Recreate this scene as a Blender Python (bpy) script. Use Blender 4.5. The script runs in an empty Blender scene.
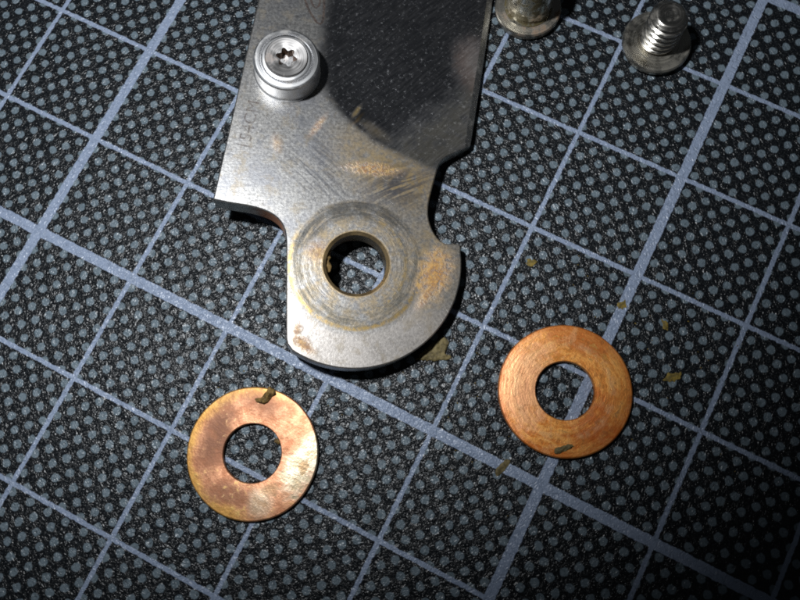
import bpy, bmesh, math, random
from mathutils import Vector, Matrix, noise
from mathutils.geometry import delaunay_2d_cdt
S = bpy.context.scene
C = S.collection
random.seed(7)
# one Blender unit is one centimetre
S.unit_settings.system = 'METRIC'
S.unit_settings.scale_length = 0.01

# ------------------------------------------------------------------ camera
cam = bpy.data.cameras.new('camera')
cam_ob = bpy.data.objects.new('camera', cam)
C.objects.link(cam_ob)
cam.sensor_width = 36.0
cam.lens = 34.624
cam.clip_start = 0.05
cam.clip_end = 500.0
cam_ob.matrix_world = Matrix(((0.89184855, -0.43353092, 0.12906240, 5.11632629),
                              (0.45051862, 0.87688235, -0.16766129, -2.24500003),
                              (-0.04048618, 0.20767349, 0.97736001, 6.59553615),
                              (0, 0, 0, 1)))
cam.dof.use_dof = True
cam.dof.focus_distance = 6.42
cam.dof.aperture_fstop = 13.0
S.camera = cam_ob

# ------------------------------------------------------------------ dark room and the camera's flash
W = bpy.data.worlds.new('World')
S.world = W
W.use_nodes = True
bg = W.node_tree.nodes['Background']
bg.inputs[0].default_value = (0.85, 0.92, 1.0, 1)
bg.inputs[1].default_value = 0.022

fl = bpy.data.lights.new('flash', 'SPOT')
fl_ob = bpy.data.objects.new('flash', fl)
C.objects.link(fl_ob)
fl_ob.location = (1.6, -1.05, 9.0)
fl_ob.rotation_euler = (Vector((0.1, 1.6, 0)) - fl_ob.location).to_track_quat('-Z', 'Y').to_euler()
fl.energy = 4700
fl.color = (0.95, 0.98, 1.0)
fl.shadow_soft_size = 0.30
fl.spot_size = math.radians(97.5)
fl.spot_blend = 0.62

S.view_settings.view_transform = 'Standard'
S.view_settings.look = 'None'
S.view_settings.exposure = 0.0
S.view_settings.gamma = 1.0
S.view_settings.use_curve_mapping = False
S.render.engine = 'CYCLES'
S.cycles.use_denoising = False
S.cycles.filter_width = 1.9
S.cycles.max_bounces = 6
S.cycles.sample_clamp_indirect = 4.0


# ------------------------------------------------------------------ shader helpers
class V:
    """a float socket with arithmetic"""
    def __init__(s, g, k): s.g, s.k = g, k
    def __add__(s, o): return s.g.m('ADD', s, o)
    def __radd__(s, o): return s.g.m('ADD', o, s)
    def __sub__(s, o): return s.g.m('SUBTRACT', s, o)
    def __rsub__(s, o): return s.g.m('SUBTRACT', o, s)
    def __mul__(s, o): return s.g.m('MULTIPLY', s, o)
    def __rmul__(s, o): return s.g.m('MULTIPLY', o, s)
    def __truediv__(s, o): return s.g.m('DIVIDE', s, o)


class G:
    def __init__(s, name):
        s.mat = bpy.data.materials.new(name)
        s.mat.use_nodes = True
        s.t = s.mat.node_tree
        s.b = s.t.nodes['Principled BSDF']
        s.tc = s.t.nodes.new('ShaderNodeTexCoord')
        s.obj = s.tc.outputs['Object']
        sx = s.t.nodes.new('ShaderNodeSeparateXYZ')
        s.t.links.new(s.obj, sx.inputs[0])
        s.x, s.y, s.z = (V(s, sx.outputs[i]) for i in range(3))
    def put(s, inp, v):
        if isinstance(v, V): v = v.k
        if isinstance(v, bpy.types.NodeSocket): s.t.links.new(v, inp)
        elif isinstance(v, (tuple, list)): inp.default_value = tuple(v) + ((1,) if len(v) == 3 and inp.type == 'RGBA' else ())
        else: inp.default_value = v
    def m(s, op, a, b=0.0, c=0.0, clamp=False):
        n = s.t.nodes.new('ShaderNodeMath'); n.operation = op; n.use_clamp = clamp
        for i, v in enumerate((a, b, c)): s.put(n.inputs[i], v)
        return V(s, n.outputs[0])
    def abs(s, a): return s.m('ABSOLUTE', a)
    def mn(s, a, b): return s.m('MINIMUM', a, b)
    def mx(s, a, b): return s.m('MAXIMUM', a, b)
    def frac(s, a): return s.m('FRACT', a)
    def hyp(s, a, b): return s.m('SQRT', a * a + b * b)
    def ss(s, v, a, b, lo=0.0, hi=1.0):
        n = s.t.nodes.new('ShaderNodeMapRange'); n.interpolation_type = 'SMOOTHSTEP'
        for i, q in enumerate((v, a, b, lo, hi)): s.put(n.inputs[i], q)
        return V(s, n.outputs[0])
    def lin(s, v, a, b, lo=0.0, hi=1.0):
        n = s.t.nodes.new('ShaderNodeMapRange'); n.clamp = True
        for i, q in enumerate((v, a, b, lo, hi)): s.put(n.inputs[i], q)
        return V(s, n.outputs[0])
    def vec(s, x, y, z=0.0):
        n = s.t.nodes.new('ShaderNodeCombineXYZ')
        for i, v in enumerate((x, y, z)): s.put(n.inputs[i], v)
        return n.outputs[0]
    def noise(s, scale, detail=2.0, rough=0.5, vec=None, dist=0.0):
        n = s.t.nodes.new('ShaderNodeTexNoise')
        s.put(n.inputs['Vector'], vec or s.obj)
        n.inputs['Scale'].default_value = scale; n.inputs['Detail'].default_value = detail
        n.inputs['Roughness'].default_value = rough; n.inputs['Distortion'].default_value = dist
        return V(s, n.outputs[0])
    def noise3(s, scale, detail=2.0, vec=None):
        n = s.t.nodes.new('ShaderNodeTexNoise')
        s.put(n.inputs['Vector'], vec or s.obj)
        n.inputs['Scale'].default_value = scale; n.inputs['Detail'].default_value = detail
        sx = s.t.nodes.new('ShaderNodeSeparateXYZ'); s.t.links.new(n.outputs[1], sx.inputs[0])
        return [V(s, sx.outputs[i]) for i in range(3)]
    def voro(s, scale, vec=None, feature='F1', out=0):
        n = s.t.nodes.new('ShaderNodeTexVoronoi'); n.feature = feature
        s.put(n.inputs['Vector'], vec or s.obj); n.inputs['Scale'].default_value = scale
        return V(s, n.outputs[out])
    def mix(s, f, a, b):
        n = s.t.nodes.new('ShaderNodeMix'); n.data_type = 'RGBA'
        s.put(n.inputs[0], f); s.put(n.inputs[6], a); s.put(n.inputs[7], b)
        return n.outputs[2]
    def bump(s, h, strength, dist, normal=None):
        n = s.t.nodes.new('ShaderNodeBump')
        s.put(n.inputs['Height'], h); n.inputs['Strength'].default_value = strength; n.inputs['Distance'].default_value = dist
        if normal is not None: s.t.links.new(normal, n.inputs['Normal'])
        return n.outputs[0]
    def blob(s, cx, cy, rx, ry=None, rot=0.0, soft=0.5, wob=None, amt=0.35):
        """1 inside an uneven oval patch, 0 outside"""
        ry = ry or rx
        c_, s_ = math.cos(rot), math.sin(rot)
        dx, dy = s.x - cx, s.y - cy
        d = s.hyp((dx * c_ + dy * s_) / rx, (dy * c_ - dx * s_) / ry)
        if wob is not None: d = d + (wob - 0.5) * (amt * 4)
        return s.ss(d, 1.0 + soft * 0.5, 1.0 - soft)
    def out(s, **kw):
        for k, v in kw.items(): s.put(s.b.inputs[k.replace('_', ' ')], v)
        return s.mat


# ------------------------------------------------------------------ geometry helpers
def obj(name, bm, mats, parent=None, sharp=30.0):
    me = bpy.data.meshes.new(name)
    bmesh.ops.recalc_face_normals(bm, faces=bm.faces)
    lim = math.radians(sharp)
    for e in bm.edges:
        if len(e.link_faces) == 2:
            a, b = e.link_faces
            e.smooth = e.calc_face_angle(0) < lim and (a.material_index == b.material_index or a.material_index + b.material_index == 1)
    for f in bm.faces: f.smooth = True
    bm.to_mesh(me); bm.free()
    for m in (mats if isinstance(mats, (list, tuple)) else [mats]): me.materials.append(m)
    o = bpy.data.objects.new(name, me)
    C.objects.link(o)
    if parent: o.parent = parent
    return o


def tag(o, label, cat, group=None):
    o['label'] = label; o['category'] = cat
    if group: o['group'] = group
    return o


def empty(name, mw):
    o = bpy.data.objects.new(name, None)
    o.empty_display_size = 0.2
    C.objects.link(o)
    o.matrix_world = mw
    return o


def lathe(bm, prof, n=72, rad=None, closed=False, mat=0):
    """prof: list of (r, z); rad(i, angle) may modulate ring i; r = 0 closes with a fan"""
    rings = []
    for i, (r, z) in enumerate(prof):
        if r == 0: rings.append([bm.verts.new((0, 0, z))]); continue
        ring = []
        for k in range(n):
            a = 2 * math.pi * k / n
            q = rad(i, a) if rad else 1.0
            ring.append(bm.verts.new((r * q * math.cos(a), r * q * math.sin(a), z)))
        rings.append(ring)
    pairs = list(zip(rings, rings[1:])) + ([(rings[-1], rings[0])] if closed else [])
    for A, B in pairs:
        for k in range(n):
            k2 = (k + 1) % n
            if len(A) == 1: f = bm.faces.new((A[0], B[k], B[k2]))
            elif len(B) == 1: f = bm.faces.new((A[k], B[0], A[k2]))
            else: f = bm.faces.new((A[k], B[k], B[k2], A[k2]))
            f.material_index = mat
    return rings


# ------------------------------------------------------------------ materials
def mat_cutting_mat():
    g = G('cutting_mat')
    n1, n2, n3 = g.noise3(26.0, 2.0)
    px = g.x + (n1 - 0.5) * 0.024
    py = g.y + (n2 - 0.5) * 0.024
    def line(c, off):
        d = g.abs(g.frac(c + 0.5) - 0.5)
        d5 = g.abs(g.frac((c - off) * 0.2 + 0.5) - 0.5) * 5.0
        thin = g.ss(d, 0.0240, 0.0160)
        thick = g.ss(d5, 0.050, 0.041)
        return g.mx(thin, thick)
    lines = g.mx(line(px, 1.0), line(py, -2.0))
    dd = 0.1273
    c45 = math.sqrt(0.5) / dd
    qx = g.x + (n2 - 0.5) * 0.028
    qy = g.y + (n3 - 0.5) * 0.028
    a = (qx + qy) * c45
    b = (qy - qx) * c45
    fa = g.frac(a + (0.2207 + 0.5)) - 0.5
    fb = g.frac(b + (-0.0764 + 0.5)) - 0.5
    r = g.hyp(fa, fb) * dd
    dots = g.ss(r, 0.0420, 0.0305)
    # worm-like grain of the vinyl, plus fine pits
    w = g.noise(22.0, 1.5, 0.55, dist=0.7)
    ridge = 1.0 - g.abs(w - 0.5) * 4.0
    ridge = g.m('MAXIMUM', ridge, 0.0)
    pits = g.noise(80.0, 1.0, 0.5)
    h = ridge * 0.8 + pits * 0.22 + g.noise(7.0, 2.0) * 0.4
    # ink skips some of the hollows
    skip = g.ss(ridge * 0.25 + g.noise(48.0, 2.0, 0.6), 0.34, 0.60, 0.35, 1.0)
    tone = g.noise(3.0, 3.0, 0.6)
    ink_dot = g.mix(g.noise(20.0, 2.0), (0.076, 0.104, 0.124), (0.130, 0.163, 0.190))
    ink_line = g.mix(g.noise(16.0, 2.0), (0.150, 0.190, 0.268), (0.235, 0.280, 0.375))
    vinyl = g.mix(g.ss(g.noise(60.0, 2.0, 0.6), 0.50, 0.72), (0.0045, 0.0055, 0.0070), (0.026, 0.030, 0.033))
    col = g.mix(dots * skip, vinyl, ink_dot)
    col = g.mix(lines * (skip * 0.5 + 0.5), col, ink_line)
    g.put(g.b.inputs['Base Color'], col)
    bn = g.bump(h, 1.0, 0.0085)
    return g.out(Roughness=g.lin(tone, 0.3, 0.7, 0.27, 0.34), Normal=bn, Specular_IOR_Level=0.30)


def blade_base(g):
    """stains shared by the blade's faces; returns (rust mask, rust colour, ochre film)"""
    w = g.noise(7.0, 4.0, 0.65)
    w2 = g.noise(20.0, 4.0, 0.7)
    speck = g.ss(g.noise(38.0, 3.0, 0.7), 0.46, 0.60)
    rust = g.blob(0.68, 0.0, 0.15, 0.24, -0.25, 0.8, w, 0.30) * g.ss(w2, 0.34, 0.52, 0.35, 1.0)
    rust = g.mx(rust, g.blob(0.62, -0.20, 0.05, 0.14, -0.5, 0.9, w2, 0.3) * 0.8)
    rust = g.mx(rust, g.blob(-0.36, -0.73, 0.12, 0.055, -0.6, 0.8, w2, 0.35) * 0.85)
    rust = g.mx(rust, g.blob(-0.42, -0.62, 0.04, 0.06, 0.0, 0.8, w2, 0.4) * 0.7)
    rust = g.mx(rust, g.blob(0.04, 0.86, 0.25, 0.065, 0.05, 0.8, w2, 0.35) * g.lin(speck, 0, 1, 0.35, 0.95))
    rust = g.mx(rust, g.blob(-0.33, 0.06, 0.10, 0.10, 0, 1.0, w2, 0.3) * 0.55)
    rust = g.mx(rust, g.blob(-0.47, 1.19, 0.035, 0.13, -0.5, 0.9, w2, 0.3) * 0.55)
    rust = g.mx(rust, g.blob(-0.80, 0.97, 0.05, 0.09, 0.3, 1.0, w2, 0.3) * 0.35)
    rust = g.mx(rust, g.blob(-0.13, 1.31, 0.018, 0.07, -0.55, 0.9, w2, 0.2) * 0.7)
    return rust, w, w2, speck


def mat_blade_faces():
    g = G('blade_steel')
    rust, w, w2, speck = blade_base(g)
    r = g.hyp(g.x, g.y)
    th = g.m('ARCTAN2', g.y, g.x)
    cloud = g.noise(2.6, 4.0, 0.62)
    # ---------------- flat
    rr = r + (g.noise(5.0, 2.0) - 0.5) * 0.03
    inwear = g.ss(rr, 0.575, 0.530)
    circ = g.vec(g.m('SINE', th) * 1.6 + w2 * 0.2, g.m('COSINE', th) * 1.6, r * 36.0 + w * 1.0)
    rings = g.noise(1.0, 4.0, 0.7, vec=circ)
    ringd = g.ss(rings, 0.42, 0.66) * inwear
    band = g.ss(rr, 0.35, 0.46) * inwear * g.ss(w, 0.30, 0.62, 0.35, 1.0)
    yl = g.ss(g.abs(rr - 0.560), 0.030, 0.004) * g.ss(g.y + g.x * 0.2, 0.25, -0.10, 0.10, 1.0) * g.ss(w2, 0.36, 0.58, 0.1, 1.0)
    yl = g.mx(yl, g.ss(g.abs(rr - 0.42), 0.022, 0.003) * g.ss(g.x, 0.0, 0.25) * g.ss(w2, 0.4, 0.6) * 0.6)
    def scuff(cx, cy, rx, ry, rot, ang, sc, lo, hi, wobble=0.3):
        c_, s_ = math.cos(ang), math.sin(ang)
        u = g.x * c_ + g.y * s_; v = g.y * c_ - g.x * s_ + u * u * 0.18
        n = g.noise(1.0, 3.0, 0.6, vec=g.vec(u * 2.4, v * sc, 3.0))
        return g.ss(n, lo, hi) * g.blob(cx, cy, rx, ry, rot, 1.0, w, wobble)
    sc1 = scuff(-0.44, 0.80, 0.44, 0.27, -0.75, math.radians(-54), 34.0, 0.44, 0.60)
    sc2 = scuff(0.27, 0.73, 0.36, 0.22, 0.3, math.radians(46), 30.0, 0.46, 0.55, 0.2)
    sc3 = g.blob(0.27, 0.800, 0.140, 0.046, 0.80, 0.5, w2, 0.14)
    scr = g.mx(g.mx(sc1 * 0.80, sc2), sc3 * g.ss(w2, 0.34, 0.50, 0.3, 1.0))
    # scratches that catch the light: sparse fine lines at several slants
    def hair(ang, sc, lo, seed):
        c_, s_ = math.cos(ang), math.sin(ang)
        u = g.x * c_ + g.y * s_; v = g.y * c_ - g.x * s_ + u * u * 0.12
        return g.ss(g.noise(1.0, 2.0, 0.6, vec=g.vec(u * 1.6, v * sc, seed)), lo, lo + 0.06)
    hairs = g.mx(g.mx(hair(0.25, 80.0, 0.655, 1.0), hair(-0.6, 95.0, 0.67, 7.0)), hair(1.1, 90.0, 0.67, 4.0)) * g.ss(w, 0.42, 0.60)
    gl = g.noise(1.0, 3.0, 0.6, vec=g.vec(g.x * 2.0 + g.y * 0.6, g.y * 60.0 - g.x * 10.0, 0.0))
    film = g.blob(0.26, 0.82, 0.58, 0.28, -0.35, 1.0, w, 0.25)
    film = g.mx(film, inwear * g.ss(w, 0.36, 0.58) * 0.62)
    film = g.mx(film, g.blob(0.62, 0.1, 0.30, 0.50, 0.0, 1.0, w, 0.3) * 0.7)
    film = g.mx(film, g.blob(-0.10, 1.05, 0.25, 0.16, -0.6, 1.0, w2, 0.3) * 0.7)
    mottle = g.noise(40.0, 4.0, 0.75)
    base = g.mix(g.ss(mottle, 0.30, 0.70), (0.205, 0.200, 0.198), (0.390, 0.382, 0.368))
    base = g.mix(g.ss(cloud, 0.44, 0.66) * 0.62, base, (0.15, 0.155, 0.175))
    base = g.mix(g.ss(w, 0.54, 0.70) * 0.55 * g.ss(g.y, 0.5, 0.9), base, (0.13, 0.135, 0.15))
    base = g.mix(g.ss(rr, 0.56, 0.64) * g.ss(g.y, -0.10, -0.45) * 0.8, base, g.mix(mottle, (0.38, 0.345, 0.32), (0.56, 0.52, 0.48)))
    stain = g.ss(g.noise(8.0, 5.0, 0.72, dist=0.4), 0.50, 0.66)
    base = g.mix(stain * 0.50, base, (0.250, 0.205, 0.140))
    base = g.mix(film * g.ss(w2, 0.28, 0.58) * 0.90, base, (0.34, 0.235, 0.095))
    base = g.mix(band * g.ss(rings, 0.34, 0.60) * 0.75, base, (0.095, 0.095, 0.085))
    arcs = band * g.ss(g.y - g.x * 0.35, 0.10, 0.36) * g.ss(rings, 0.30, 0.52)
    base = g.mix(arcs * 0.75, base, (0.055, 0.055, 0.055))
    base = g.mix(g.ss(gl, 0.54, 0.68) * 0.12, base, (0.15, 0.15, 0.17))
    base = g.mix(scr * 0.90, base, (0.045, 0.048, 0.060))
    base = g.mix(yl * 0.85, base, (0.35, 0.235, 0.075))
    base = g.mix(hairs * 0.30, base, (0.55, 0.55, 0.55))
    rcol = g.mix(g.ss(w2, 0.42, 0.60), (0.24, 0.100, 0.018), (0.46, 0.250, 0.065))
    rgrain = g.ss(g.noise(26.0, 4.0, 0.8), 0.38, 0.54, 0.45, 1.0)
    base = g.mix(rust * rgrain, base, rcol)
    base = g.mix(g.ss(r, 0.305, 0.280) * 0.80, base, (0.34, 0.235, 0.105))
    metal = (1.0 - rust * rgrain * 0.85) * 0.90 - film * 0.22 - stain * 0.15
    rough = g.lin(mottle, 0.3, 0.7, 0.32, 0.39) + rust * 0.2 + (cloud - 0.5) * 0.18 + scr * 0.05
    h = mottle * 0.4 + gl * 0.16 + rings * inwear * 0.7 + rust * rgrain * 1.3 + hairs * 0.1
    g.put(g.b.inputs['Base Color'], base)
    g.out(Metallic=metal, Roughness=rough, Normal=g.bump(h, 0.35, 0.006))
    b_flat = g.b
    # ---------------- ground bevel
    g.b = g.t.nodes.new('ShaderNodeBsdfPrincipled')
    u = g.x * 0.66 + g.y * 0.75; v = g.y * 0.66 - g.x * 0.75
    s1 = g.noise(1.0, 3.0, 0.7, vec=g.vec(u * 6.0, v * 48.0, 0.0))
    s2 = g.noise(1.0, 3.0, 0.7, vec=g.vec(v * 12.0, u * 40.0, 5.0))
    fleck = g.ss(g.noise(30.0, 5.0, 0.85), 0.55, 0.72)
    # mirrored room painted as olive tone over the lower right, cut along a slant
    refl_slant = g.ss(g.x * 0.72 - g.y * 0.69 + (w2 - 0.5) * 0.30, -0.80, -0.50)
    room_refl = refl_slant * g.ss(w, 0.28, 0.56, 0.45, 1.0)
    brown_refl = g.blob(0.86, 2.03, 0.19, 0.27, 0.3, 0.9, w2, 0.22)  # brownish reflection near the edge, painted into the colour with an orange rim
    rim = g.mx(brown_refl - g.blob(0.88, 2.03, 0.14, 0.21, 0.3, 0.9, w2, 0.22), 0.0)
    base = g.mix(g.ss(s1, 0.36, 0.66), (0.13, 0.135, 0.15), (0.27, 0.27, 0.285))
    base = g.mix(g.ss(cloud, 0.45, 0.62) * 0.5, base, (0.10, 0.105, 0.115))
    base = g.mix(room_refl * 0.65, base, (0.070, 0.060, 0.036))
    base = g.mix(brown_refl * 0.55, base, (0.105, 0.080, 0.060))
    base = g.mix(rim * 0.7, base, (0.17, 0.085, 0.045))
    base = g.mix(rust * 0.8, base, (0.36, 0.24, 0.09))
    yel = g.mx(g.blob(-0.155, 1.375, 0.085, 0.024, 1.15, 0.8, w2, 0.2) * 0.9, g.blob(0.02, 1.22, 0.16, 0.06, -0.5, 1.0, w2, 0.3) * 0.5)
    base = g.mix(yel, base, (0.24, 0.175, 0.075))
    base = g.mix(hairs * 0.30, base, (0.42, 0.42, 0.42))
    base = g.mix(fleck * 0.40, base, (0.40, 0.40, 0.40))
    metal = 0.95 - room_refl * 0.36 - brown_refl * 0.5 - yel * 0.5 - fleck * 0.30
    rough = 0.20 + fleck * 0.24 + room_refl * 0.08 + brown_refl * 0.15 + (cloud - 0.5) * 0.15
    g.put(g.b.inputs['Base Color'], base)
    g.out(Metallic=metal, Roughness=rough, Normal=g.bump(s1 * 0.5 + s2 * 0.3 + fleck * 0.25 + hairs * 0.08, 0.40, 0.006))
    at = g.t.nodes.new('ShaderNodeAttribute'); at.attribute_name = 'ground'
    f = V(g, at.outputs['Fac'])
    f = g.ss(f + (w2 - 0.5) * 0.55 * g.ss(f * (1.0 - f), 0.0, 0.15), 0.15, 0.85)
    mx = g.t.nodes.new('ShaderNodeMixShader')
    g.put(mx.inputs[0], f)
    g.t.links.new(b_flat.outputs[0], mx.inputs[1]); g.t.links.new(g.b.outputs[0], mx.inputs[2])
    g.t.links.new(mx.outputs[0], g.t.nodes['Material Output'].inputs[0])
    return g.mat


def mat_blade_side():
    g = G('blade_side_steel')
    w = g.noise(9.0, 4.0, 0.65)
    st = g.noise(1.0, 3.0, 0.6, vec=g.vec(g.x * 6.0, g.y * 6.0, g.z * 70.0))
    rust = g.mx(g.blob(-0.75, 0.31, 0.19, 0.15, 0, 0.6, w, 0.25), g.blob(-0.13, 0.1, 0.22, 0.25, 0, 0.8, w, 0.4) * 0.55)
    base = g.mix(g.ss(st, 0.35, 0.65), (0.40, 0.40, 0.385), (0.62, 0.62, 0.59))
    base = g.mix(rust * 0.85, base, g.mix(w, (0.34, 0.095, 0.018), (0.55, 0.20, 0.06)))
    inhole = g.ss(g.hyp(g.x, g.y), 0.32, 0.30)
    base = g.mix(inhole * g.lin(w, 0.3, 0.7, 0.8, 1.0), base, (0.130, 0.082, 0.026))
    g.put(g.b.inputs['Base Color'], base)
    return g.out(Metallic=0.85 - rust * 0.6, Roughness=0.42 + rust * 0.2, Normal=g.bump(st + w, 0.3, 0.006))


def mat_turned(name, c0, c1, rough=0.28, dirt=(0.10, 0.07, 0.03), dirt_amt=0.3, ringscale=90.0, metal=1.0, lo=0.5, hi=0.7, dscale=6.0, relief=0.3):
    g = G(name)
    r = g.hyp(g.x, g.y)
    th = g.m('ARCTAN2', g.y, g.x)
    ring = g.noise(1.0, 3.0, 0.65, vec=g.vec(th * 0.7, r * ringscale, g.z * ringscale))
    w = g.noise(dscale, 4.0, 0.65)
    d = g.ss(w, lo, hi) * dirt_amt
    base = g.mix(ring, c0, c1)
    base = g.mix(d, base, dirt)
    g.put(g.b.inputs['Base Color'], base)
    return g.out(Metallic=metal - d * 0.6, Roughness=g.lin(ring, 0.3, 0.7, rough - 0.06, rough + 0.08) + d * 0.3,
                 Normal=g.bump(ring + w * 0.6, relief, 0.005))


def mat_washer(name, left):
    g = G(name)
    r = g.hyp(g.x, g.y)
    th = g.m('ARCTAN2', g.y, g.x)
    w = g.noise(3.6, 4.0, 0.62)
    w2 = g.noise(12.0, 4.0, 0.7)
    fine = g.noise(45.0, 3.0, 0.7)
    arc = g.noise(1.0, 3.0, 0.65, vec=g.vec(g.m('SINE', th) * 2.2, g.m('COSINE', th) * 2.2, r * 55.0))
    if left:
        base = g.mix(g.ss(w2, 0.36, 0.62), (0.37, 0.150, 0.072), (0.52, 0.255, 0.140))
        wm = w * 0.55 + w2 * 0.45
        gold = g.ss(r + (wm - 0.5) * 0.40, 0.43, 0.54) * g.ss(g.x + g.y * 0.2, 0.24, -0.06)
        base = g.mix(gold * 0.85, base, g.mix(w2, (0.40, 0.190, 0.030), (0.60, 0.350, 0.085)))
        purple = g.mx(g.blob(-0.33, 0.02, 0.16, 0.40, 0.25, 0.75, wm, 0.60), g.blob(-0.12, 0.40, 0.24, 0.12, 0.1, 0.8, wm, 0.6) * 0.75)
        purple = g.mx(purple, g.blob(0.03, -0.37, 0.27, 0.13, 0.2, 0.8, wm, 0.6) * 0.8)
        base = g.mix(purple * g.ss(w2, 0.32, 0.56, 0.55, 1.0) * 0.88, base, g.mix(w2, (0.042, 0.014, 0.008), (0.150, 0.054, 0.024)))
        smooth_glint = g.blob(0.42, 0.06, 0.15, 0.33, -0.12, 0.45, wm, 0.75)  # smoother patches, their bright highlight painted in as a paler colour
        smooth_glint = g.mx(smooth_glint, g.blob(0.27, -0.31, 0.15, 0.13, -0.7, 0.6, wm, 0.8) * 0.55)
        base = g.mix(smooth_glint * 0.92, base, g.mix(g.ss(w2, 0.38, 0.58), (0.37, 0.315, 0.205), (0.60, 0.560, 0.430)))
        spot = g.blob(0.45, 0.09, 0.045, 0.07, 0.1, 0.5, w2, 0.4) * 0.85
        spot = g.mx(spot, g.blob(0.27, -0.20, 0.09, 0.06, 0.8, 0.5, w2, 0.6) * 0.6)
        base = g.mix(spot, base, (0.26, 0.165, 0.085))
        fleck = g.ss(g.noise(15.0, 5.0, 0.78), 0.52, 0.63)
        base = g.mix(fleck * 0.55 * (1.0 - smooth_glint), base, (0.20, 0.085, 0.035))
        base = g.mix(fleck * 0.6 * smooth_glint, base, (0.36, 0.22, 0.11))
        wisp = g.ss(g.noise(10.0, 5.0, 0.8, dist=0.8), 0.60, 0.68)
        base = g.mix(wisp * 0.6 * (1.0 - smooth_glint), base, (0.66, 0.42, 0.20))
        streak = g.ss(w2, 0.58, 0.70) * g.ss(g.y, -0.1, -0.3)
        base = g.mix(streak * 0.7, base, (0.50, 0.33, 0.11))
        metal, rough = 0.72 - purple * 0.20 + smooth_glint * 0.15 - gold * 0.1, 0.46 - smooth_glint * 0.08 + purple * 0.08
        h = w2 * 1.0 + fine * 0.4
    else:
        arc2 = g.noise(1.0, 4.0, 0.7, vec=g.vec(g.m('SINE', th) * 2.0 + w2 * 1.5, g.m('COSINE', th) * 2.0, r * 26.0 + w * 5.0))
        base = g.mix(g.ss(arc2, 0.34, 0.66), (0.54, 0.150, 0.020), (0.90, 0.420, 0.105))
        wm = w * 0.45 + w2 * 0.55
        pink = g.blob(-0.36, -0.10, 0.28, 0.44, 0.1, 0.5, wm, 0.8)
        base = g.mix(pink * 0.70, base, (0.86, 0.45, 0.24))
        red = g.blob(0.36, -0.14, 0.24, 0.32, 0.4, 0.4, wm, 0.9) * g.ss(w2, 0.34, 0.54, 0.4, 1.0)
        red = g.mx(red, g.blob(-0.05, 0.44, 0.30, 0.11, 0.1, 0.4, wm, 0.9) * 0.7)
        red = g.mx(red, g.ss(r + (w2 - 0.5) * 0.12, 0.48, 0.56) * 0.65)
        base = g.mix(red * 0.85, base, (0.42, 0.085, 0.010))
        pale = g.ss(g.noise(6.0, 5.0, 0.75, dist=0.5), 0.54, 0.62) * g.ss(g.x, 0.35, -0.15, 0.35, 1.0)
        base = g.mix(pale * 0.28, base, (0.88, 0.52, 0.25))
        dark = g.ss(arc2, 0.56, 0.70) * g.ss(w, 0.40, 0.62)
        base = g.mix(dark * 0.75, base, (0.15, 0.070, 0.028))
        yel = g.ss(arc2, 0.46, 0.34) * g.ss(g.y + (w - 0.5), -0.1, 0.25)
        base = g.mix(yel * 0.6, base, (0.58, 0.33, 0.085))
        ring1 = g.ss(g.abs(r + (w - 0.5) * 0.06 - 0.40), 0.05, 0.0) * g.ss(w2, 0.4, 0.6)
        base = g.mix(ring1 * 0.4, base, (0.66, 0.42, 0.22))
        base = g.mix(g.ss(g.noise(14.0, 5.0, 0.78), 0.54, 0.64) * 0.5, base, (0.28, 0.105, 0.030))
        metal, rough = 0.74 - red * 0.2 - dark * 0.2, 0.42
        h = arc2 * 0.7 + arc * 0.4 + w2 * 0.5 + fine * 0.3
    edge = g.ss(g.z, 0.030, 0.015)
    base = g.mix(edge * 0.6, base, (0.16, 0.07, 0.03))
    g.put(g.b.inputs['Base Color'], base)
    return g.out(Metallic=metal, Roughness=rough, Normal=g.bump(h, 0.40, 0.008))


def mat_dirt(name, c0, c1, rough=0.75):
    g = G(name)
    n = g.noise(24.0, 4.0, 0.7)
    g.put(g.b.inputs['Base Color'], g.mix(g.ss(n, 0.36, 0.64), c0, c1))
    return g.out(Roughness=rough, Normal=g.bump(g.noise(40.0, 3.0, 0.7), 0.6, 0.012))


M_mat = mat_cutting_mat()
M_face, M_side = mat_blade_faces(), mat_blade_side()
M_edge = mat_turned('blade_edge_steel', (0.36, 0.36, 0.35), (0.55, 0.54, 0.52), 0.40, dirt_amt=0.4)
M_stud = mat_turned('stud_steel', (0.70, 0.70, 0.71), (0.78, 0.78, 0.79), 0.34, dirt=(0.22, 0.17, 0.11), dirt_amt=0.35, lo=0.50, hi=0.68, relief=0.06)
M_torx = mat_turned('stud_screw_steel', (0.58, 0.56, 0.55), (0.68, 0.66, 0.65), 0.34, dirt=(0.22, 0.11, 0.05), dirt_amt=0.5, lo=0.48, hi=0.66, relief=0.08)
M_recess = mat_turned('shaded_recess_steel', (0.08, 0.055, 0.040), (0.22, 0.165, 0.125), 0.36, dirt=(0.09, 0.035, 0.012), dirt_amt=0.7, lo=0.40, hi=0.55)  # dirty steel, its colour darkened for the shade deep in the socket
M_screw = mat_turned('screw_steel', (0.30, 0.285, 0.25), (0.52, 0.50, 0.45), 0.30, dirt=(0.07, 0.055, 0.03), dirt_amt=0.5, lo=0.42, hi=0.72)
M_thread = mat_turned('thread_steel', (0.48, 0.46, 0.42), (0.66, 0.63, 0.58), 0.22, dirt=(0.10, 0.07, 0.03), dirt_amt=0.35)
M_post = mat_turned('barrel_steel', (0.46, 0.43, 0.35), (0.66, 0.62, 0.52), 0.20, dirt=(0.085, 0.062, 0.010), dirt_amt=0.9, ringscale=30.0, lo=0.42, hi=0.54, dscale=8.0, relief=0.6)
M_flange = mat_turned('barrel_flange_steel', (0.26, 0.245, 0.21), (0.42, 0.40, 0.36), 0.38, dirt=(0.20, 0.085, 0.02), dirt_amt=0.6, lo=0.50, hi=0.68)
M_emblem = mat_dirt('etched_emblem', (0.020, 0.012, 0.010), (0.060, 0.040, 0.032), 0.6)
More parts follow.
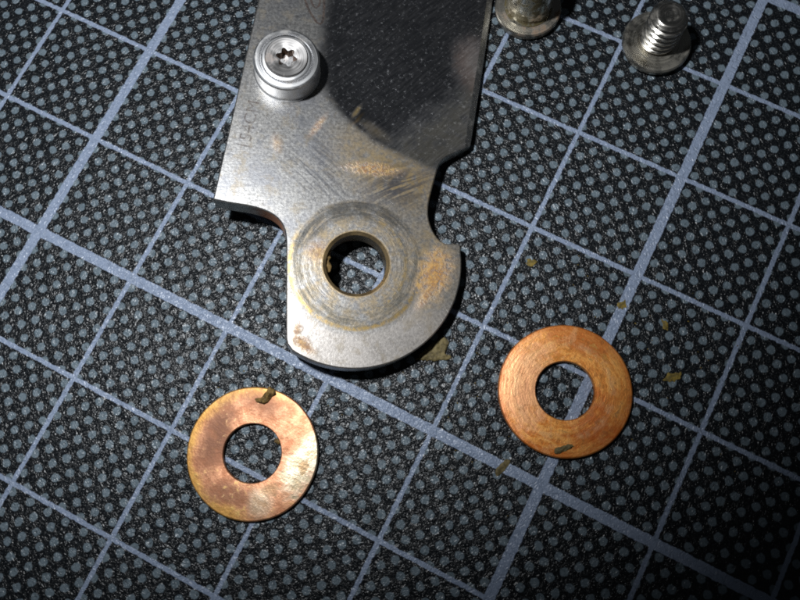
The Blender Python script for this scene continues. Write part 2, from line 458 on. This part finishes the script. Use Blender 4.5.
M_etch = mat_dirt('etched_marking', (0.060, 0.042, 0.036), (0.17, 0.135, 0.12), 0.5)
M_grease = mat_dirt('dried_grease', (0.045, 0.026, 0.006), (0.20, 0.12, 0.030))
M_ochre = mat_dirt('ochre_grease', (0.10, 0.060, 0.018), (0.24, 0.150, 0.050))
M_flake = mat_dirt('olive_flake', (0.060, 0.044, 0.014), (0.155, 0.120, 0.048))
M_mustard = mat_dirt('mustard_smear', (0.070, 0.050, 0.006), (0.190, 0.130, 0.018))

for m_ in (M_etch, M_emblem):
    # worn etching: bare steel shows through in places
    nt = m_.node_tree
    n_ = nt.nodes.new('ShaderNodeTexNoise'); n_.inputs['Scale'].default_value = 22.0; n_.inputs['Detail'].default_value = 4.0
    r_ = nt.nodes.new('ShaderNodeMapRange')
    for k_, v_ in ((1, 0.38), (2, 0.60), (3, 0.62 if m_ is M_etch else 0.92), (4, 0.22 if m_ is M_etch else 0.60)): r_.inputs[k_].default_value = v_
    c_ = nt.nodes.new('ShaderNodeTexCoord')
    nt.links.new(c_.outputs['Object'], n_.inputs['Vector']); nt.links.new(n_.outputs[0], r_.inputs[0])
    nt.links.new(r_.outputs[0], nt.nodes['Principled BSDF'].inputs['Alpha'])

# ------------------------------------------------------------------ the mat everything lies on
bm = bmesh.new()
x0, x1, y0, y1, rc = -18.3, 26.7, -18.6, 11.4, 0.5
loop = []
for cx, cy, a0 in ((x1 - rc, y1 - rc, 0), (x0 + rc, y1 - rc, 90), (x0 + rc, y0 + rc, 180), (x1 - rc, y0 + rc, 270)):
    for k in range(9):
        a = math.radians(a0 + k * 90 / 8)
        loop.append((cx + rc * math.cos(a), cy + rc * math.sin(a)))
top = [bm.verts.new((x, y, 0)) for x, y in loop]
bot = [bm.verts.new((x, y, -0.3)) for x, y in loop]
bm.faces.new(top); bm.faces.new(bot)
for k in range(len(loop)):
    j = (k + 1) % len(loop)
    bm.faces.new((top[k], bot[k], bot[j], top[j]))
mat_ob = obj('cutting_mat', bm, M_mat)
tag(mat_ob, 'black self-healing cutting mat printed with a pale grid and grey dots, under everything', 'cutting mat')
mat_ob['kind'] = 'structure'

# ------------------------------------------------------------------ knife blade
PIV = Vector((3.8141, -1.0516, 0.3160))
BX, BY, BN = Vector((0.9224, 0.3520, -0.1588)), Vector((-0.3567, 0.9342, -0.0012)), Vector((0.1479, 0.0577, 0.9873))
MB = Matrix(((BX.x, BY.x, BN.x, PIV.x), (BX.y, BY.y, BN.y, PIV.y), (BX.z, BY.z, BN.z, PIV.z), (0, 0, 0, 1)))
blade = empty('knife_blade', MB)
tag(blade, 'tarnished steel folding-knife blade with a round pivot hole and a thumb stud', 'knife blade')
TH = 0.22
R_TANG = 0.9246
C_TANG = Vector((-0.0253, 0.0322))


def spline(pts, step=0.03):
    """centripetal-free Catmull-Rom through pts, ends clamped"""
    P = [pts[0]] + list(pts) + [pts[-1]]
    out = []
    for i in range(1, len(P) - 2):
        p0, p1, p2, p3 = (Vector(q) for q in P[i - 1:i + 3])
        n = max(1, int((p2 - p1).length / step))
        for k in range(n):
            t = k / n
            out.append(0.5 * ((2 * p1) + (p2 - p0) * t + (2 * p0 - 5 * p1 + 4 * p2 - p3) * t * t + (3 * p1 - p0 - 3 * p2 + p3) * t ** 3))
    out.append(Vector(pts[-1]))
    return out


def arc(a0, a1, r, n):
    return [Vector((r * math.cos(math.radians(a0 + (a1 - a0) * k / n)), r * math.sin(math.radians(a0 + (a1 - a0) * k / n)))) for k in range(n + 1)]


spine = spline([(-0.62, 6.4), (-0.87, 5.3), (-0.99, 4.1), (-1.131, 2.43), (-1.2, 1.314), (-1.257, 0.393)], 0.08)
heel = spline([(-1.257, 0.393), (-1.115, 0.383), (-0.951, 0.378), (-0.84, 0.362), (-0.745, 0.330), (-0.674, 0.276), (-0.630, 0.205), (-0.606, 0.11)])
flank = spline([(-0.606, 0.11), (-0.551, -0.309), (-0.498, -0.700), (-0.484, -0.745)], 0.04)
butt = [q + C_TANG for q in arc(243.5, 372.0, R_TANG, 60)]
notch = spline([(0.880, 0.250), (0.872, 0.276), (0.853, 0.290), (0.81, 0.288), (0.76, 0.278), (0.692, 0.299), (0.622, 0.375), (0.578, 0.469), (0.562, 0.558), (0.565, 0.668), (0.591, 0.839), (0.609, 0.949), (0.632, 1.016), (0.679, 1.078), (0.792, 1.157), (0.892, 1.232)])
edge = spline([(0.892, 1.232), (0.908, 1.456), (0.928, 1.752), (0.955, 2.155), (0.982, 2.67), (1.01, 3.6), (0.95, 4.6), (0.62, 5.8), (-0.02, 6.7)], 0.06)
tip = spline([(-0.02, 6.7), (-0.4, 6.62), (-0.62, 6.4)], 0.08)
outline = []
for seg in (spine, heel, flank, butt, notch, edge, tip):
    for q in seg:
        if not outline or (q - outline[-1]).length > 0.004: outline.append(q.copy())
if (outline[0] - outline[-1]).length < 0.01: outline.pop()
NO = len(outline)


def inset(poly, d):
    out = []
    for i, p in enumerate(poly):
        a = (p - poly[i - 1]).normalized(); b = (poly[(i + 1) % len(poly)] - p).normalized()
        t = (a + b).normalized()
        n = Vector((-t.y, t.x))
        out.append(p + n * d / max(0.5, math.sqrt(max(0.0, (1 + a.dot(b)) / 2))))
    return out


# outline runs anticlockwise (spine down, round the butt, edge up): its inside is on the left
INS = 0.010
inner = inset(outline, INS)
plunge = spline([(-0.15, 6.3), (-0.36, 5.3), (-0.47, 4.3), (-0.52, 3.3), (-0.533, 2.5), (-0.524, 2.1), (-0.512, 1.854), (-0.470, 1.62), (-0.392, 1.459), (-0.203, 1.28), (0.081, 1.112), (0.357, 1.014), (0.612, 0.934)], 0.05)
edge_in = [Vector(q) for q in inset(outline, 0.058)]
e0 = min(range(NO), key=lambda i: (outline[i] - Vector((0.892, 1.232))).length)
e1 = min(range(NO), key=lambda i: (outline[i] - Vector((-0.02, 6.7))).length)
edge_line = [outline[i] for i in range(e0, e1 + 1)]
strip = edge_in[e0 + 2:e1]


def seg_dist(p, line):
    best, side = 1e9, 0
    for a, b in zip(line, line[1:]):
        ab = b - a
        t = max(0.0, min(1.0, (p - a).dot(ab) / ab.length_squared))
        d = (p - (a + ab * t)).length
        if d < best - 1e-9:
            best, side = d, ab.x * (p.y - a.y) - ab.y * (p.x - a.x)
    return best, side


def drop(p):
    """how far the ground bevel lies below the blade's flat at p"""
    if p.y < 0.86: return 0.0, 0
    d, side = seg_dist(p, plunge)
    if d < 1e-4 or side < 0: return 0.0, 0
    z = 0.022 * (1 - math.exp(-(d / 0.13) ** 2)) + 0.036 * d * d / (d + 0.05)
    m = 1
    if p.y > 1.14:
        de, _ = seg_dist(p, edge_line)
        if de < 0.058: z += 0.42 * (0.058 - de); m = 2 if de < 0.057 else 1
    return min(z, TH / 2 - 0.006), m


NH = 56
hole_out = [Vector((0.284 * math.cos(2 * math.pi * k / NH), 0.284 * math.sin(2 * math.pi * k / NH))) for k in range(NH)]
pts = list(inner); edges = [(i, (i + 1) % NO) for i in range(NO)]
def add_line(line, closed=False):
    s = len(pts)
    pts.extend(line)
    edges.extend((s + i, s + i + 1) for i in range(len(line) - 1))
    if closed: edges.append((s + len(line) - 1, s))
h0 = len(pts)
add_line(hole_out, True)
add_line(plunge)
add_line(strip)
for iy in range(-16, 114):
    for ix in range(-22, 18):
        if iy > 45 and (ix % 3 or iy % 3): continue
        p = Vector((ix * 0.06 + random.uniform(-.008, .008), iy * 0.06 + random.uniform(-.008, .008)))
        if p.length < 0.33: continue
        pts.append(p)


def inside(p, poly):
    c = False
    for a, b in zip(poly, poly[1:] + poly[:1]):
        if (a.y > p.y) != (b.y > p.y) and p.x < (b.x - a.x) * (p.y - a.y) / (b.y - a.y) + a.x: c = not c
    return c


vs, es, fs, ov, oe, of = delaunay_2d_cdt([Vector((p.x, p.y)) for p in pts], edges, [], 0, 1e-5)
keep = []
for f in fs:
    c = (vs[f[0]] + vs[f[1]] + vs[f[2]]) / 3
    if c.length > 0.2835 * math.cos(math.pi / NH) and inside(c, inner): keep.append(f)
bm = bmesh.new()
lay = bm.verts.layers.float.new('ground')
used = sorted({i for f in keep for i in f})
dz = {i: drop(vs[i])[0] for i in used}
tv = {i: bm.verts.new((vs[i].x, vs[i].y, -dz[i])) for i in used}
bv = {i: bm.verts.new((vs[i].x, vs[i].y, -TH + dz[i])) for i in used}
for f in keep:
    c = (vs[f[0]] + vs[f[1]] + vs[f[2]]) / 3
    m = drop(c)[1]
    a = bm.faces.new([tv[i] for i in f]); a.material_index = m
    b = bm.faces.new([bv[i] for i in reversed(f)]); b.material_index = m
# rims: find boundary edges of the top sheet, walk them into the chamfer and the sides
near = {}
def rim_edges(vmap):
    out = []
    inv = {v: k for k, v in vmap.items()}
    for e in list(bm.edges):
        if len(e.link_faces) == 1 and e.verts[0] in inv and e.verts[1] in inv: out.append((inv[e.verts[0]], inv[e.verts[1]]))
    return out
for i in used:
    p = vs[i]
    if p.y < 0.86: continue
    d, side = seg_dist(p, plunge)
    wd = 0.028 + 0.10 * max(0.0, min(1.0, (p.y - 1.15) / 0.5))
    q = (d if side > 0 else -d) + 0.02
    q = max(0.0, min(1.0, 0.5 + q / (2 * wd))) if d > 1e-4 else 0.6
    tv[i][lay] = q; bv[i][lay] = q
rims = rim_edges(tv)
ct, cb, h1, h2 = {}, {}, {}, {}
def outer_pt(i):
    p = vs[i]
    if p.length < 0.32: return p * (0.257 / p.length), True
    best, q = 1e9, None
    for a, b, A, B in zip(inner, inner[1:] + inner[:1], outline, outline[1:] + outline[:1]):
        ab = b - a
        t = max(0.0, min(1.0, (p - a).dot(ab) / max(ab.length_squared, 1e-12)))
        d = (p - (a + ab * t)).length
        if d < best: best, q = d, A + (B - A) * t
    return q, False
for i in {k for e in rims for k in e}:
    q, hole = outer_pt(i)
    ch = 0.022 if hole else min(0.008, (TH / 2 - dz[i]) * 0.5)
    ct[i] = bm.verts.new((q.x, q.y, -dz[i] - ch))
    cb[i] = bm.verts.new((q.x, q.y, -TH + dz[i] + ch))
for i, j in rims:
    hole = vs[i].length < 0.32
    up_m = 0 if (hole or dz[i] == 0) else 2
    for quad, mi in (((tv[i], tv[j], ct[j], ct[i]), up_m), ((ct[i], ct[j], cb[j], cb[i]), 3), ((cb[i], cb[j], bv[j], bv[i]), up_m)):
        bm.faces.new(quad).material_index = mi
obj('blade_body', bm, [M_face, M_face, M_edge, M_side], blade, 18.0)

# thumb studs, one on each face
def make_stud():
    bm = bmesh.new()
    lathe(bm, [(0.300, 0.0), (0.300, 0.018), (0.290, 0.024), (0.290, 0.195), (0.284, 0.207), (0.272, 0.214), (0.243, 0.216), (0.236, 0.209), (0.233, 0.196), (0.226, 0.196), (0.223, 0.215),
               (0.217, 0.228), (0.205, 0.233), (0.190, 0.233), (0.186, 0.226), (0.186, 0.15), (0, 0.15)], 96)
    st = obj('thumb_stud', bm, M_stud, blade, 25)
    bm = bmesh.new()
    lobe = lambda i, a: 1.0 + 0.21 * math.cos(6 * a + 0.5) if i >= 4 else 1.0
    lathe(bm, [(0.1855, 0.15), (0.1855, 0.240), (0.178, 0.246), (0.140, 0.243), (0.078, 0.236), (0.073, 0.228), (0.068, 0.040), (0.05, 0.020), (0, 0.010)], 96, lobe)
    for f in bm.faces:
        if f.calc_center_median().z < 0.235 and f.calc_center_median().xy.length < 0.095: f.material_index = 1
    sc = obj('stud_screw', bm, [M_torx, M_recess], st, 25)
    return st, sc
stud, stud_sc = make_stud()
stud.scale = (0.97, 0.97, 1.12)
stud.location = (-0.800, 1.640, 0.0)
s2 = stud.copy(); C.objects.link(s2); s2.parent = blade
s2.location = (-0.800, 1.640, -TH); s2.rotation_euler = (math.pi, 0, 0); s2.scale = (1, 1, 0.9)
s3 = stud_sc.copy(); C.objects.link(s3); s3.parent = s2

# etched marks on the flat: steel grade reading up the spine, and the loop of an emblem at the top
def ribbon(bm, pts, wd, z):
    L = []
    for i, p in enumerate(pts):
        a = pts[max(0, i - 1)]; b = pts[min(len(pts) - 1, i + 1)]
        t = (b - a).normalized(); n = Vector((-t.y, t.x)) * wd * 0.5 * random.uniform(0.75, 1.2)
        L.append((bm.verts.new((p.x + n.x, p.y + n.y, z)), bm.verts.new((p.x - n.x, p.y - n.y, z))))
    for (a, b), (c, d) in zip(L, L[1:]): bm.faces.new((a, b, d, c))
bm = bmesh.new()
ribbon(bm, spline([(-0.83, 2.56), (-0.786, 2.46), (-0.736, 2.361), (-0.692, 2.273), (-0.651, 2.216), (-0.604, 2.160), (-0.572, 2.148), (-0.555, 2.193), (-0.557, 2.293), (-0.569, 2.391), (-0.59, 2.50), (-0.63, 2.60), (-0.73, 2.65), (-0.83, 2.56)], 0.02), 0.021, 0.0015)
ribbon(bm, spline([(-0.71, 2.47), (-0.683, 2.37), (-0.659, 2.319), (-0.630, 2.298), (-0.606, 2.329), (-0.604, 2.385), (-0.63, 2.47), (-0.67, 2.51), (-0.71, 2.47)], 0.02), 0.018, 0.0015)
obj('etched_emblem', bm, M_emblem, blade)
cu = bpy.data.curves.new('etched_lettering', 'FONT')
cu.body = '154CM'
cu.size = 0.150
cu.space_character = 1.05
cu.align_x = 'CENTER'; cu.align_y = 'CENTER'
tmp = bpy.data.objects.new('etched_lettering', cu)
C.objects.link(tmp)
bpy.context.view_layer.update()
me = bpy.data.meshes.new_from_object(tmp)
bpy.data.objects.remove(tmp)
me.materials.clear(); me.materials.append(M_etch)
tx = bpy.data.objects.new('etched_lettering', me)
C.objects.link(tx)
tx.parent = blade
tx.location = (-1.055, 1.100, 0.0015)
tx.rotation_euler = (0, 0, math.radians(86))


# ------------------------------------------------------------------ lumps of dirt
def lump(name, outline_pts, h, mat, parent=None, loc=(0, 0, 0), seed=1, step=0.012, rotz=0.0, rag=0.005):
    """an irregular crumb: outline in cm, domed and pitted on top"""
    base = spline([Vector(p) for p in outline_pts] + [Vector(outline_pts[0])], 0.015)[:-1]
    rnd = random.Random(seed)
    base = [p + Vector((rnd.uniform(-1, 1), rnd.uniform(-1, 1))) * rag for p in base]
    n = len(base)
    xs = [p.x for p in base]; ys = [p.y for p in base]
    P = list(base)
    y = min(ys)
    while y < max(ys):
        x = min(xs)
        while x < max(xs):
            q = Vector((x + rnd.uniform(-.3, .3) * step, y + rnd.uniform(-.3, .3) * step))
            if inside(q, base): P.append(q)
            x += step
        y += step
    v, e, f, *_ = delaunay_2d_cdt(P, [(i, (i + 1) % n) for i in range(n)], [], 0, 1e-5)
    f = [t for t in f if inside((v[t[0]] + v[t[1]] + v[t[2]]) / 3, base)]
    use = sorted({i for t in f for i in t})
    bm = bmesh.new()
    loop = base + [base[0]]
    T, B = {}, {}
    for i in use:
        d, _ = seg_dist(v[i], loop)
        k = min(1.0, d / 0.02)
        z = h * (0.45 + 0.55 * math.sqrt(k)) * (0.75 + 0.7 * noise.noise(Vector((v[i].x * 28 + seed, v[i].y * 28, seed))))
        T[i] = bm.verts.new((v[i].x, v[i].y, max(0.15 * h, z)))
        B[i] = bm.verts.new((v[i].x, v[i].y, 0.0))
    for t in f:
        bm.faces.new([T[i] for i in t]); bm.faces.new([B[i] for i in reversed(t)])
    inv = {q: k for k, q in T.items()}
    for ed in list(bm.edges):
        if len(ed.link_faces) == 1 and ed.verts[0] in inv:
            a, b = inv[ed.verts[0]], inv[ed.verts[1]]
            bm.faces.new((T[a], T[b], B[b], B[a]))
    o = obj(name, bm, mat, parent, 50)
    o.location = loc; o.rotation_euler = (0, 0, rotz)
    return o


# ------------------------------------------------------------------ washers
def washer(name, loc, r_in, r_out, t, mat, dish, label):
    bm = bmesh.new()
    N = 128
    prof = [(r_in, 0.006), (r_in, t - 0.008), (r_in + 0.007, t)]
    for k in range(1, 9):
        u = k / 9
        prof.append((r_in + 0.007 + (r_out - r_in - 0.017) * u, t + dish * math.sin(math.pi * u)))
    prof += [(r_out - 0.010, t - 0.001), (r_out, t - 0.010), (r_out, 0.008), (r_out - 0.008, 0.0), (r_in + 0.006, 0.0)]
    lathe(bm, prof, N, closed=True)
    rnd = random.Random(3)
    for v in bm.verts:
        a = math.atan2(v.co.y, v.co.x)
        q = 1 + 0.004 * noise.noise(Vector((math.cos(a) * 2.5, math.sin(a) * 2.5, t * 90)))
        v.co.x *= q; v.co.y *= q
    o = obj(name, bm, mat, None, 32)
    o.location = loc
    return tag(o, label, 'washer', 'copper pivot washers lying on the mat')
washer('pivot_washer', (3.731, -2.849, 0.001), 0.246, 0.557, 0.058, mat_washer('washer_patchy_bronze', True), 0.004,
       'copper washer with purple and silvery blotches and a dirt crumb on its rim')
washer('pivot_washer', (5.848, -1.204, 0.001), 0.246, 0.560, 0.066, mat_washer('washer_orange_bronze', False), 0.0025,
       'evenly orange copper washer with circular scratches over a thick grid line crossing')

# ------------------------------------------------------------------ loose screw standing on its head
screw = empty('screw', Matrix.Translation((5.278, 2.080, 0.0)))
tag(screw, 'short steel screw standing thread-up on its round flat head', 'screw')
bm = bmesh.new()
lathe(bm, [(0, 0.0), (0.250, 0.0), (0.300, 0.030), (0.312, 0.060), (0.312, 0.090), (0.300, 0.108), (0.280, 0.110), (0.262, 0.104), (0.205, 0.104), (0.200, 0.110), (0.15, 0.108), (0.10, 0.108), (0, 0.108)], 96)
obj('screw_head', bm, M_screw, screw, 28)
bm = bmesh.new()
NS, NZ = 64, 84
hz, pitch = 0.42, 0.070
rings = []
for j in range(NZ + 1):
    z = 0.108 + hz * j / NZ
    ring = []
    for k in range(NS):
        a = 2 * math.pi * k / NS
        ph = (z / pitch - k / NS) % 1.0
        tri = max(0.0, min(1.0, 1.5 - abs(ph - 0.5) * 4.0))
        run = min(1.0, (z - 0.108) / 0.03) * min(1.0, (0.108 + hz - z) / 0.045 + 0.1)
        r = 0.132 + 0.036 * tri * run
        if z > 0.108 + hz - 0.03: r = min(r, 0.126 + (0.108 + hz - z) * 1.1)
        ring.append(bm.verts.new((r * math.cos(a), r * math.sin(a), z)))
    rings.append(ring)
for A, B in zip(rings, rings[1:]):
    for k in range(NS):
        bm.faces.new((A[k], A[(k + 1) % NS], B[(k + 1) % NS], B[k]))
cap = [bm.verts.new((0.108 * math.cos(2 * math.pi * k / NS), 0.108 * math.sin(2 * math.pi * k / NS), 0.108 + hz + 0.006)) for k in range(NS)]
cap2 = [bm.verts.new((0.085 * math.cos(2 * math.pi * k / NS), 0.085 * math.sin(2 * math.pi * k / NS), 0.108 + hz - 0.002)) for k in range(NS)]
for A, B in ((rings[-1], cap), (cap, cap2)):
    for k in range(NS): bm.faces.new((A[k], A[(k + 1) % NS], B[(k + 1) % NS], B[k]))
bm.faces.new(cap2)
obj('threaded_shank', bm, M_thread, screw, 40)

# ------------------------------------------------------------------ pivot barrel at the top edge
post = empty('pivot_barrel', Matrix.Translation((4.068, 1.905, 0.0)))
tag(post, 'greasy steel pivot barrel standing on its flange beside the blade edge', 'pivot barrel')
bm = bmesh.new()
lathe(bm, [(0, 0.0), (0.260, 0.0), (0.300, 0.020), (0.308, 0.045), (0.308, 0.085), (0.298, 0.100), (0.0, 0.100)], 96)
obj('flange', bm, M_flange, post, 28)
bm = bmesh.new()
lathe(bm, [(0, 0.10), (0.218, 0.10), (0.222, 0.108), (0.208, 0.125), (0.204, 0.16), (0.204, 0.165), (0.210, 0.175), (0.210, 0.60), (0.200, 0.615), (0.150, 0.615), (0.140, 0.605), (0.135, 0.30), (0, 0.30)], 96)
obj('barrel', bm, M_post, post, 28)

# ------------------------------------------------------------------ crumbs
GR = 'crumbs of rust and dried grease'
o = lump('dirt_crumb', [(-0.05, -0.075), (-0.075, -0.06), (-0.03, -0.02), (-0.02, 0.035), (-0.015, 0.085), (0.03, 0.085), (0.065, 0.06), (0.045, 0.02), (0.035, -0.04), (0.0, -0.07)], 0.045, M_grease, None, (3.610, -2.380, 0.060), 4)
tag(o, 'dark brown crumb lying across the upper rim of the blotchy washer', 'dirt crumb', GR)
o = lump('dirt_crumb', [(-0.02, -0.02), (-0.03, 0.01), (0.0, 0.03), (0.03, 0.015), (0.02, -0.02)], 0.035, M_grease, None, (3.868, -2.668, 0.0), 9)
tag(o, 'tiny dark crumb inside the hole of the blotchy washer', 'dirt crumb', GR)
o = lump('dirt_crumb', [(-0.085, -0.02), (-0.075, 0.012), (-0.01, 0.026), (0.07, 0.028), (0.085, 0.008), (0.03, -0.018), (-0.04, -0.028)], 0.028, M_flake, None, (6.036, -1.648, 0.068), 5, rotz=math.radians(37))
tag(o, 'olive brown splinter lying on the lower rim of the orange washer', 'dirt crumb', GR)
o = lump('dirt_crumb', [(-0.085, -0.03), (-0.06, 0.012), (0.0, 0.03), (0.075, 0.036), (0.085, 0.008), (0.03, -0.022), (-0.03, -0.035)], 0.020, M_flake, None, (5.655, -2.010, 0.0), 6, rotz=math.radians(62))
tag(o, 'thin olive brown flake lying across a thick grid line below the orange washer', 'dirt crumb', GR)
o = lump('dirt_crumb', [(-0.16, -0.045), (-0.02, -0.052), (0.14, -0.03), (0.135, 0.0), (0.095, 0.01), (0.10, 0.05), (0.125, 0.09), (0.09, 0.15), (0.03, 0.13), (-0.03, 0.09), (-0.10, 0.02)], 0.030, M_flake, None, (4.728, -1.415, 0.0), 7, rotz=math.radians(24), rag=0.008)
tag(o, 'jagged olive brown flake sticking out from under the rounded blade end', 'dirt crumb', GR)
for (px, py, s, rz, sd, lab) in (
        (5.126, -0.300, 0.050, 0.3, 11, 'small round mustard spot beside the thin grid line right of the blade notch'),
        (5.990, -0.300, 0.052, 0.9, 12, 'mustard smear touching the thick grid line above the orange washer'),
        (6.385, -0.300, 0.050, 2.1, 13, 'mustard smear standing upright between dots below a grid crossing'),
        (6.615, -0.680, 0.062, 0.55, 14, 'longest mustard smear, lying level right of the orange washer')):
    s *= 0.9
    k = 1.0 if sd != 14 else 1.35
    o = lump('grease_smear', [(-s * 1.1 * k, -s * .5), (-s * .5, s * .6), (s * .2, s * .45), (s * 1.1 * k, s * .55), (s * .9 * k, -s * .1), (s * .1, -s * .75)], 0.008, M_mustard, None, (px, py, 0.0), sd, rotz=rz, rag=0.010)
    tag(o, lab, 'grease smear', 'mustard grease smears on the mat')
# grease caked on the left rim of the pivot hole
o = lump('grease_residue', [(-0.05, -0.10), (-0.035, -0.03), (-0.05, 0.02), (-0.03, 0.08), (0.0, 0.12), (0.022, 0.10), (0.012, 0.06), (0.028, 0.03), (0.010, 0.0), (0.040, -0.03), (0.036, -0.075), (0.0, -0.11)], 0.05, M_ochre, blade, (-0.243, 0.010, -0.085), 15)

# fine dust shed by the parts, too small to pick apart
bm = bmesh.new()
rnd = random.Random(21)
for cx, cy, sx, sy, n in ((6.1, -0.5, 0.55, 0.40, 46), (5.3, -0.6, 0.35, 0.45, 22), (4.9, -1.5, 0.30, 0.30, 16), (5.6, -2.1, 0.45, 0.30, 14), (3.7, -2.3, 0.5, 0.25, 12)):
    for _ in range(n):
        x, y = rnd.gauss(cx, sx), rnd.gauss(cy, sy)
        if (Vector((x, y)) - Vector((5.848, -1.204))).length < 0.60 or (Vector((x, y)) - Vector((3.731, -2.849))).length < 0.60: continue
        q = rnd.uniform(0.003, 0.010)
        a = rnd.uniform(0, 6.28)
        c = [bm.verts.new((x + q * rnd.uniform(.6, 1.5) * math.cos(a + k * 1.57), y + q * rnd.uniform(.5, 1.0) * math.sin(a + k * 1.57), 0.001)) for k in range(4)]
        t = bm.verts.new((x + q * 0.2, y, q * 0.9))
        for k in range(4): bm.faces.new((c[k], c[(k + 1) % 4], t))
        bm.faces.new(c[::-1])
d = obj('dust', bm, M_mustard, None, 20)
d['kind'] = 'stuff'
d['label'] = 'fine mustard dust scattered on the mat around the orange washer'
